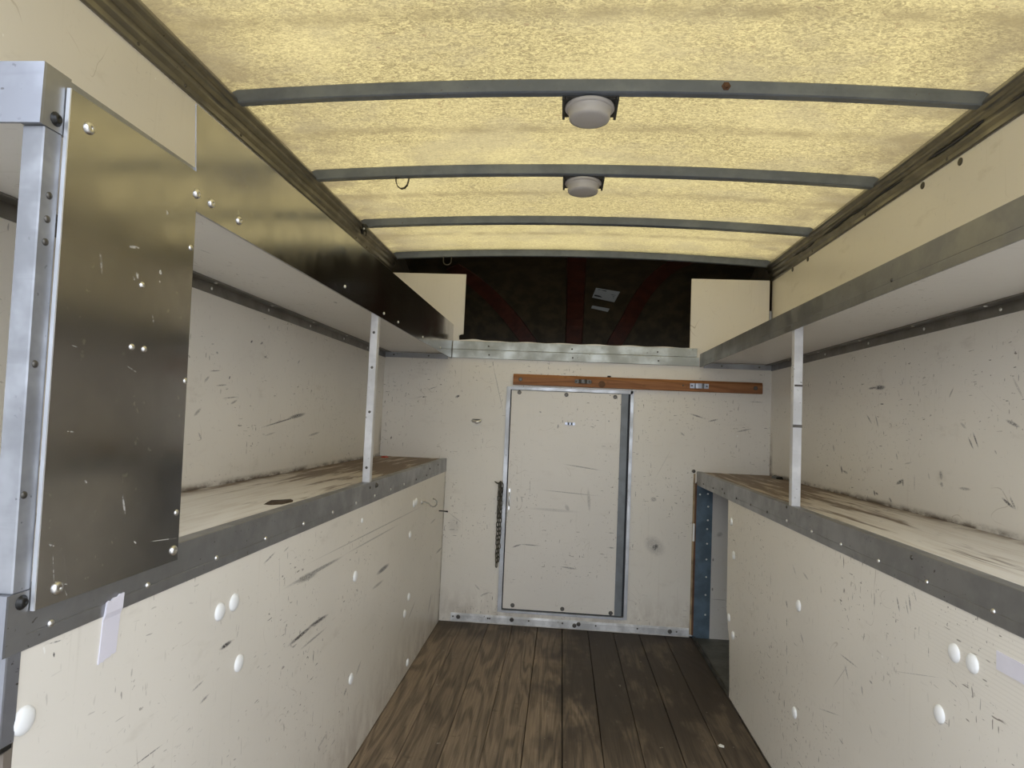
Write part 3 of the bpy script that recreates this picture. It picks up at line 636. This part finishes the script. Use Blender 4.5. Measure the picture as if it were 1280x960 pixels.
pn = MB().box(XA-.014, XA-.001, YS+.03, YE, .0, .7845+.02).build('front_panel', M['left_panel'], t)
for y, z in [(.725, .702), (1.157, .702), (1.208, .705), (1.243, .579), (1.952, .579), (2.661, .582), (2.697, .320), (2.635, .269), (2.706, .705), (2.747, .708), (1.966, .269), (2.737, .038)]:
    head('screw_cap', (XA-.001, y, z), '+X', pn)
head('small_cap', (XA-.001, 1.993, .741), '+X', pn)
MB().box(XL, XA+.0008, YS+.003, YS+.006, .785, .8535).build('end_angle', M['alu_bright'], t)
cc = MB().box(XA-.026, XA+.0008, YS+.006, YS+.034, .785, .8535).build('corner_cap', M['alu'], t)
head('bolt', (XA+.0008, .7065, .842), '+X', cc)
mb = MB().prism([(XA-.030, YS+.008), (XA+.001, YS+.008), (XA+.0015, YS+.010), (XA+.0015, YS+.028), (XA-.001, YS+.028), (XA-.001, YS+.011), (XA-.030, YS+.011)], .685, .785, 2)
mb.build('corner_trim', M['alu_bright'], t)
MB().box(XA-.030, XA-.0005, YS+.018, YS+.0298, 0, .684).build('end_strip', M['endwood'], t)
MB().bbox(XA-.032, XA+.002, YS+.006, YS+.029, .676, .688, .004).build('end_foot', M['black'], t)
MB().box(XL, XA-.014, YS+.03, YS+.04, 0, .785).build('end_panel', M['plyedge'], t)
# lower right
t = thing('shelf', (XB+.18, (YS+D)/2, 0), 'lower right shelf with worn board and cream front stopping short of the bulkhead', 'shelf')
sr = t
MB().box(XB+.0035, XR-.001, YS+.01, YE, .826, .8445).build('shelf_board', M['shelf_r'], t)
f = fascia(XB-.0005, -1, .778, .8475, .798, YS, YE, t)
for y in (.75, .94, 1.122, 1.314, 1.503, 1.696, 1.886, 2.087, 2.28, 2.474, 2.672, 2.86, 3.073, 3.278): head('rivet' if y < 2.2 else 'dark_rivet', (XB-.0005, y, .7985), '-X', f)
for y, z in ((2.091, .840), (1.368, .834), (2.9, .812)): head('dark_rivet', (XB-.0005, y, z), '-X', f)
pp = [(YS, 0), (2.722, 0), (2.716, .03), (2.730, .16), (2.735, .22), (2.760, .26), (2.772, .30), (2.790, .33), (2.794, .53), (2.800, .70), (2.803, .798), (YS, .798)]
mb = MB(); mb.prism(pp, XB+.001, XB+.013, 0)
pn = mb.build('front_panel', M['right_panel'], t)
for y, z in [(1.228, .696), (1.177, .696), (1.272, .571), (1.979, .569), (1.996, .257), (2.68, .258), (2.696, .569), (2.745, .696), (2.747, .307)]:
    head('screw_cap', (XB+.001, y, z), '-X', pn)
MB().box(XB+.013, XR, YS, YS+.01, 0, .778).build('end_panel', M['cream'], t)
# upper left
t = thing('shelf', (XA-.18, (YS+D)/2, 1.384), 'upper left shelf with pale underside and a tall polished aluminium fascia sheet', 'shelf')
ul = t
MB().box(XL+.001, XA-.0035, YS+.01, YE, 1.416, 1.434).build('shelf_board', M['cream_under'], t)
fascia(XA+.0005, 1, 1.391, 1.461, 1.409, YS+.0342, YE, t)
w = wall_angle(XL, 1, YS+.01, YE, t)
for y in (1.30, 1.675, 2.02, 2.373, 2.754, 3.1): head('small_screw', (XL+.003, y+.012, 1.399), '+X', w); head('small_screw', (XL+.020, y, 1.412), '-Z', w)
MB().box(XL+.003, XA-.02, YE-.003, YE, 1.387, 1.414).build('end_bracket', M['alu'], t)
for x in (-.927, -.735): head('dark_rivet', (x, YE-.003, 1.401), '-Y', t)
MB().box(XL, XA+.0005, YS-.007, YS-.003, 1.391, 1.463).build('end_angle', M['alu_bright'], t)
MB().box(XA-.026, XA+.0005, YS-.003, YS+.034, 1.391, 1.463).build('corner_cap', M['alu'], t)
head('bolt', (XA+.0005, .6985, 1.405), '+X', t)
sh = MB().prism([(.990, 1.391), (YE-.002, 1.391), (YE-.002, 1.575), (3.0, 1.571), (2.0, 1.566), (.970, 1.560)], XA+.0006, XA+.0026, 0).build('fascia_sheet', M['alu_sheet'], t)
for y in (1.032, 1.126, 1.708, 2.098, 2.286, 2.7, 3.1): head('screw' if y < 1.5 else 'rivet', (XA+.0026, y, 1.418 if y < 2 else 1.41), '+X', sh)
# the separate flat plate at the rear end
pl = MB().prism([(.7205, .829), (1.001, .829), (.982, 1.452), (.7115, 1.449)], XA+.0028, XA+.0058, 0).build('metal_plate', M['alu_sheet'], None, (XA, .85, .829))
MB().prism([(.7185, .829), (.7205, .829), (.7115, 1.449), (.7095, 1.449)], XA+.0016, XA+.0064, 0).build('folded_edge', M['edge'], pl)
tag(pl, 'big flat aluminium plate screwed between both left shelves at the near end', 'plate')
for y, z in ((.744, 1.415), (.983, 1.417), (.994-.006, 1.114), (.993-.004, .905), (.988, .846), (.752, .847), (.977, 1.327)):
    head('screw' if z > 1.4 or z < .86 else 'small_screw', (XA+.0058, y, z), '+X', pl)
for y, z in ((.866, 1.243), (.854, 1.153), (.881, 1.153)): head('rivet', (XA+.0058, y, z), '+X', pl)
# upper right
t = thing('shelf', (XB+.18, (YS+D)/2, 1.384), 'upper right shelf with pale underside and a plain dull metal edge', 'shelf')
ur = t
MB().box(XB+.0035, XR-.001, YS, YE, 1.416, 1.434).build('shelf_board', M['cream_under'], t)
f = fascia(XB-.0005, -1, 1.391, 1.461, 1.411, YS, YE, t)
head('dark_rivet', (XB-.0005, 2.088, 1.404), '-X', f); head('dark_rivet', (XB-.0005, 1.459, 1.415), '-X', f)
w = wall_angle(XR, -1, YS, YE, t)
for y in (1.30, 1.676, 2.016, 2.37, 2.749, 3.1): head('small_screw', (XR-.003, y, 1.399), '-X', w); head('small_screw', (XR-.020, y+.03, 1.412), '-Z', w)
MB().box(XB+.02, XR-.003, YE-.003, YE, 1.387, 1.414).build('end_bracket', M['alu'], t)
for x in (.819, 1.01): head('dark_rivet', (x, YE-.003, 1.401), '-Y', t)

# posts between the shelves
def hollow(x0, x1, y0, y1, z0, z1, b=.0015): return MB().bbox(x0, x1, y0, y1, z0, z1, b)
t = hollow(XA-.0285, XA-.0035, 2.058, 2.083, .8505, 1.416).build('shelf_post', M['mid_post'])
tag(t, 'slim pale square post between the two left shelves', 'post')
for z in (1.34, 1.225, 1.08, .90): head('dark_rivet', (XA-.016, 2.058, z), '-Y', t)
t = hollow(XB+.0035, XB+.0305, 2.062, 2.086, .8445, 1.416).build('shelf_post', M['mid_post'])
tag(t, 'slim pale square post between the two right shelves', 'post')
MB().box(XB+.0032, XB+.0308, 2.0612, 2.064, 1.088, 1.097).build('tape_band', M['darksteel'], t)
MB().box(XB+.006, XB+.0300, 2.0612, 2.064, 1.215, 1.221).build('tape_band', M['darksteel'], t)
mb = hollow(XA-.0268, XA+.0002, .683, .7105, .8535, 1.391)
mb.v = [(x, y+.010*(1.391-z)/.54, z) for x, y, z in mb.v]      # it stands a little out of plumb
t = mb.build('end_post', M['alu_post'])
tag(t, 'near left square aluminium post at the shelf ends, scuffed', 'post')
for z in (1.313, 1.285, 1.258, 1.115, .965): head('dark_rivet', (XA+.0002, .698, z), '+X', t)

# ================================================================== BULKHEAD FITTINGS
t3 = struct_empty('trim_3', (0, D, 1.396))
MB().bbox(-.604, .690, D-.008, D, 1.443, 1.488, .001).build('upper_strip', M['rail'], t3)
lo = MB().bbox(-.604, .700, D-.013, D, 1.396, 1.4405, .001).build('lower_strip', M['rail'], t3)
for x in (-.41, .037, .486): head('dark_rivet', (x, D-.008, 1.463), '-Y', t3); head('dark_rivet', (x+.005, D-.013, 1.416), '-Y', t3)
bb = struct('baseboard_back', MB().prism([(D, .006), (D-.006, .006), (D-.006, .036), (D-.003, .046), (D, .046)], -.548, .688, 0), M['sill'])
for x, z, k in [(-.507, .027, 'ring_screw'), (-.224, .030, 'ring_screw'), (.103, .022, 'ring_screw'), (.124, .031, 'ring_screw'), (.591, .025, 'ring_screw'), (.625, .026, 'dark_rivet'), (.426, .028, 'dark_rivet'), (-.535, .028, 'dark_rivet'), (-.35, .029, 'dark_rivet'), (-.34, .029, 'dark_rivet'), (-.135, .030, 'dark_rivet'), (.041, .030, 'dark_rivet'), (.213, .028, 'dark_rivet')]:
    head(k, (x, D-.006, z), '-Y', bb, 'bolt' if k == 'ring_screw' else 'rivet')
# hatch
dr = struct_empty('door_1', (.04, D, .07))
fr = MB()
fr.box(-.302, -.281, D-.010, D+.012, .068, 1.252)
fr.box(-.281, .366, D-.010, D+.012, 1.236, 1.252)
fr.box(.353, .370, D-.010, D+.012, .068, 1.252)
fr.box(-.281, .353, D-.008, D+.012, .066, .078)
fr.build('frame', M['frame'], dr)
MB().box(-.281, .353, D+.012, D+.016, .070, 1.240).build('backing', M['gap'], dr)
MB().box(.306, .342, D-.004, D+.012, .084, 1.236).build('channel', M['frame_grey'], dr)
dp = MB().bbox(-.2755, .3055, D-.006, D+.010, .086, 1.2335, .0012).build('door_panel', M['door'], dr)
for x, z in ((-.234, 1.222), (.016, 1.219), (.273, 1.217), (-.223, .105), (.037, .103), (.287, .098)): head('ring_screw', (x, D-.006, z), '-Y', dp)
mb = MB().bbox(-.270, -.258, D-.010, D-.006, .598, .712, .001); mb.tube([(-.264, D-.010, .620), (-.264, D-.020, .635), (-.264, D-.020, .675), (-.264, D-.010, .690)], .0035, 8)
mb.build('pull_handle', M['steel'], dp)
def saddle(x, z, y, mat, name, parent, w=.034, hh=.010):
    """flat ears and a raised bridge"""
    mb = MB(); pr = [(-w, 0), (-w*.5, 0), (-w*.42, .008), (-w*.2, .012), (w*.2, .012), (w*.42, .008), (w*.5, 0), (w, 0)]
    top = [(x+a, y-.0015-b) for a, b in pr]; bot = [(x+a*.98, y-b+.000) for a, b in pr][::-1]
    mb.prism(top+bot, z-hh, z+hh, 2)
    return mb.build(name, mat, parent)
o = saddle(.041, 1.066, D-.006, M['alu_bright'], 'clip', dp, .026, .007)
MB().box(.031, .037, D-.0205, D-.018, 1.060, 1.072).build('slot', M['black'], o); MB().box(.045, .051, D-.0205, D-.018, 1.060, 1.072).build('slot', M['black'], o)
t = thing('wall_cleat', (-.457, D, 1.05), 'small metal cleat on the bulkhead, left of the hatch', 'cleat')
mb = MB().tube([(-.482, D-.004, 1.062), (-.470, D-.010, 1.058), (-.455, D-.014, 1.054), (-.440, D-.012, 1.058), (-.430, D-.005, 1.068)], [.005, .007, .008, .007, .004], 8)
mb.build('body', M['steel'], t)
MB().bbox(-.480, -.434, D-.004, D, 1.052, 1.070, .001).build('base', M['darksteel'], t)
# timber batten
t = thing('wooden_batten', (.378, D, 1.261), 'orange-brown varnished timber batten across the bulkhead above the hatch', 'batten')
MB().prism([(D, 1.262), (D-.020, 1.262), (D-.022, 1.264), (D-.022, 1.306), (D-.013, 1.320), (D, 1.320)], -.269, 1.024, 0).build('timber', M['batten'], t)
yb = D-.022
for x, k in ((-.23, 'ring_screw'), (.145, 'dark_rivet'), (.62, 'dark_rivet'), (.988, 'ring_screw')): head(k, (x, yb, 1.291), '-Y', t, 'screw')
a = saddle(.100, 1.291, yb, M['darksteel'], 'saddle_clip', t, .042, .010); a['label'] = 'dark tarnished clip'
for dx in (-.034, .034): head('dark_rivet', (.100+dx, yb-.0015, 1.291), '-Y', a, 'screw')
b = saddle(.703, 1.291, yb, M['alu_bright'], 'saddle_clip', t, .048, .013); b['label'] = 'bright silver clip'
for dx in (-.038, .038): head('dark_rivet', (.703+dx, yb-.0015, 1.291), '-Y', b, 'screw')
MB().lathe([(.018, 0), (.016, .0006)], (.200, yb-.0003, 1.281), (0, -1, 0)).build('knot', M['rusty'], t)
MB().bbox(.228, .246, D-.016, D-.002, 1.3205, 1.328, .002).build('stub', M['black'], t)
# chain on a nail
t = thing('hanging_chain', (-.313, D, .745), 'dark weathered chain hanging doubled beside the left edge of the hatch', 'chain')
def link_mesh():
    mb = MB(); a, b = .0075, .0075; L = .007
    pts = [(a*math.cos(q)+0, 0, L+b*math.sin(q)) for q in [R(x) for x in range(0, 181, 30)]]+[(a*math.cos(q), 0, -L+b*math.sin(q)) for q in [R(x) for x in range(180, 361, 30)]]
    mb.tube(pts, .0026, 6, True)
    me = bpy.data.meshes.new('link'); me.from_pydata(mb.v, [], mb.f); me.materials.append(M['chain'])
    for p in me.polygons: p.use_smooth = True
    return me
LM = link_mesh()
def strand(x0, z0, x1, z1, y, ph):
    n = int((z0-z1)/.0225)
    for i in range(n):
        k = (i+.5)/n; o = bpy.data.objects.new('link', LM); C.objects.link(o)
        o.rotation_euler = (random.uniform(-.08, .08), random.uniform(-.12, .12), R(45 if (i+ph) % 2 else -45)+random.uniform(-.2, .2))
        place(o, (x0+(x1-x0)*k+.0015*math.sin(i*1.9), y, z0+(z1-z0)*k), t)
strand(-.319, .738, -.317, .300, D-.013, 0)
strand(-.304, .735, -.309, .330, D-.017, 1)
strand(-.311, .742, -.312, .560, D-.030, 0)
MB().tube([(-.311, D+.001, .741), (-.311, D-.040, .744), (-.311, D-.043, .750)], .004, 8).build('nail', M['darksteel'], t)
MB().tube([(-.345, D-.018, .745), (-.333, D-.018, .738), (-.320, D-.018, .733)], [.002, .004, .004], 8).build('chain_tail', M['chain'], t)

# hook and nail on the left panel
t = thing('wire_hook', (XA, 2.95, .64), 'wire S hook fixed to the left cream panel near the bulkhead', 'hook')
pts = [(-0.616, 2.87, 0.692), (-0.597, 2.87, 0.692), (-0.579, 2.87, 0.686), (-0.57, 2.87, 0.677), (-0.56, 2.87, 0.672), (-0.55, 2.87, 0.675), (-0.543, 2.87, 0.684), (-0.543, 2.87, 0.696), (-0.551, 2.87, 0.705), (-0.562, 2.87, 0.709)]
MB().tube([(XA-.001, 2.862, pts[0][2])]+pts[1:], .0030, 8).build('wire', M['wire'], t)
MB().lathe([(.010, 0), (.009, .003), (.004, .006)], (XA-.001, 2.862, pts[0][2]), (1, 0, 0)).build('screw', M['steel'], t)
o = MB().tube([(XA-.003, 3.29, 0.595), (XA+.020, 3.29, 0.595), (-0.563, 3.29, 0.593)], [.003, .003, .0042], 8).build('nail', M['black']); tag(o, 'black nail poking out of the left cream panel below the wire hook', 'nail')

# tape
o = MB()
pz = [(XA-.0008, .725), (XA+.0008, .725), (XA+.0010, .780), (XA+.0036, .788), (XA+.0036, .806), (XA+.0012, .806), (XA+.0008, .789), (XA-.0008, .783)]
mb = MB(); vs = []; fs = []; nn = 8
for k in range(nn+1):
    y = .846+.034*k/nn; j = .0012*math.sin(k*2.3)
    for i, (x, z) in enumerate(pz): vs.append((x, y+(.784-z)*-.06, z+(j if i in (0, 1, 4, 5) else 0)+.006*(k/nn-.5)*(1 if z > .8 or z < .74 else 0)))
for k in range(nn):
    for i in range(8): fs.append((8*k+i, 8*k+(i+1) % 8, 8*k+8+(i+1) % 8, 8*k+8+i))
fs += [tuple(range(8)), tuple(range(8*nn, 8*nn+8))]
o = mb.add(vs, fs).build('tape_strip', M['tape']); tag(o, 'pale lilac tape strip stuck over the lower left shelf edge', 'tape')
o = MB().box(XB-.0006, XB+.0015, .99, 1.115, .710, .739).build('tape_strip', M['tape']); tag(o, 'pale lilac tape strip on the right cream panel at the picture edge', 'tape')

# scraps left lying about
def scrap(pts, h, mat, name, label, cat, z):
    mb = MB(); n = len(pts); cx = sum(p[0] for p in pts)/n; cy = sum(p[1] for p in pts)/n
    vs = [(x, y, z) for x, y in pts]+[(cx+(x-cx)*.8, cy+(y-cy)*.8, z+h*(.7+.3*math.sin(i*2.4))) for i, (x, y) in enumerate(pts)]
    mb.add(vs, [tuple(range(n))[::-1], tuple(range(n, 2*n))]+[(i, (i+1) % n, n+(i+1) % n, n+i) for i in range(n)])
    return tag(mb.build(name, mat), label, cat)
M['scrap_brown'] = plain('dark_brown_scrap', (.055, .035, .02), .8, 0, .5)
M['scrap_red'] = plain('red_plastic', (.55, .05, .03), .5)
scrap([(-.693, 1.485), (-.675, 1.480), (-.655, 1.50), (-.650, 1.55), (-.664, 1.585), (-.685, 1.565), (-.696, 1.52)], .006, M['scrap_brown'], 'wood_scrap', 'dark brown scrap lying on the middle of the left shelf board', 'scrap', .8505)
scrap([(-.93, 3.30), (-.905, 3.29), (-.895, 3.33), (-.915, 3.36), (-.932, 3.34)], .008, M['scrap_red'], 'plastic_scrap', 'tiny red plastic scrap in the far corner of the left shelf', 'scrap', .8505)
scrap([(1.03, 3.20), (1.06, 3.19), (1.066, 3.26), (1.055, 3.32), (1.035, 3.29)], .014, M['black'], 'rubber_scrap', 'black rubber scrap in the far corner of the right shelf', 'scrap', .8445)
scrap([(.571, 2.300), (.586, 2.296), (.590, 2.312), (.578, 2.322), (.569, 2.312)], .002, M['cap'], 'paint_flake', 'pale paint flake lying on the dark right-hand floorboards', 'flake', .001)
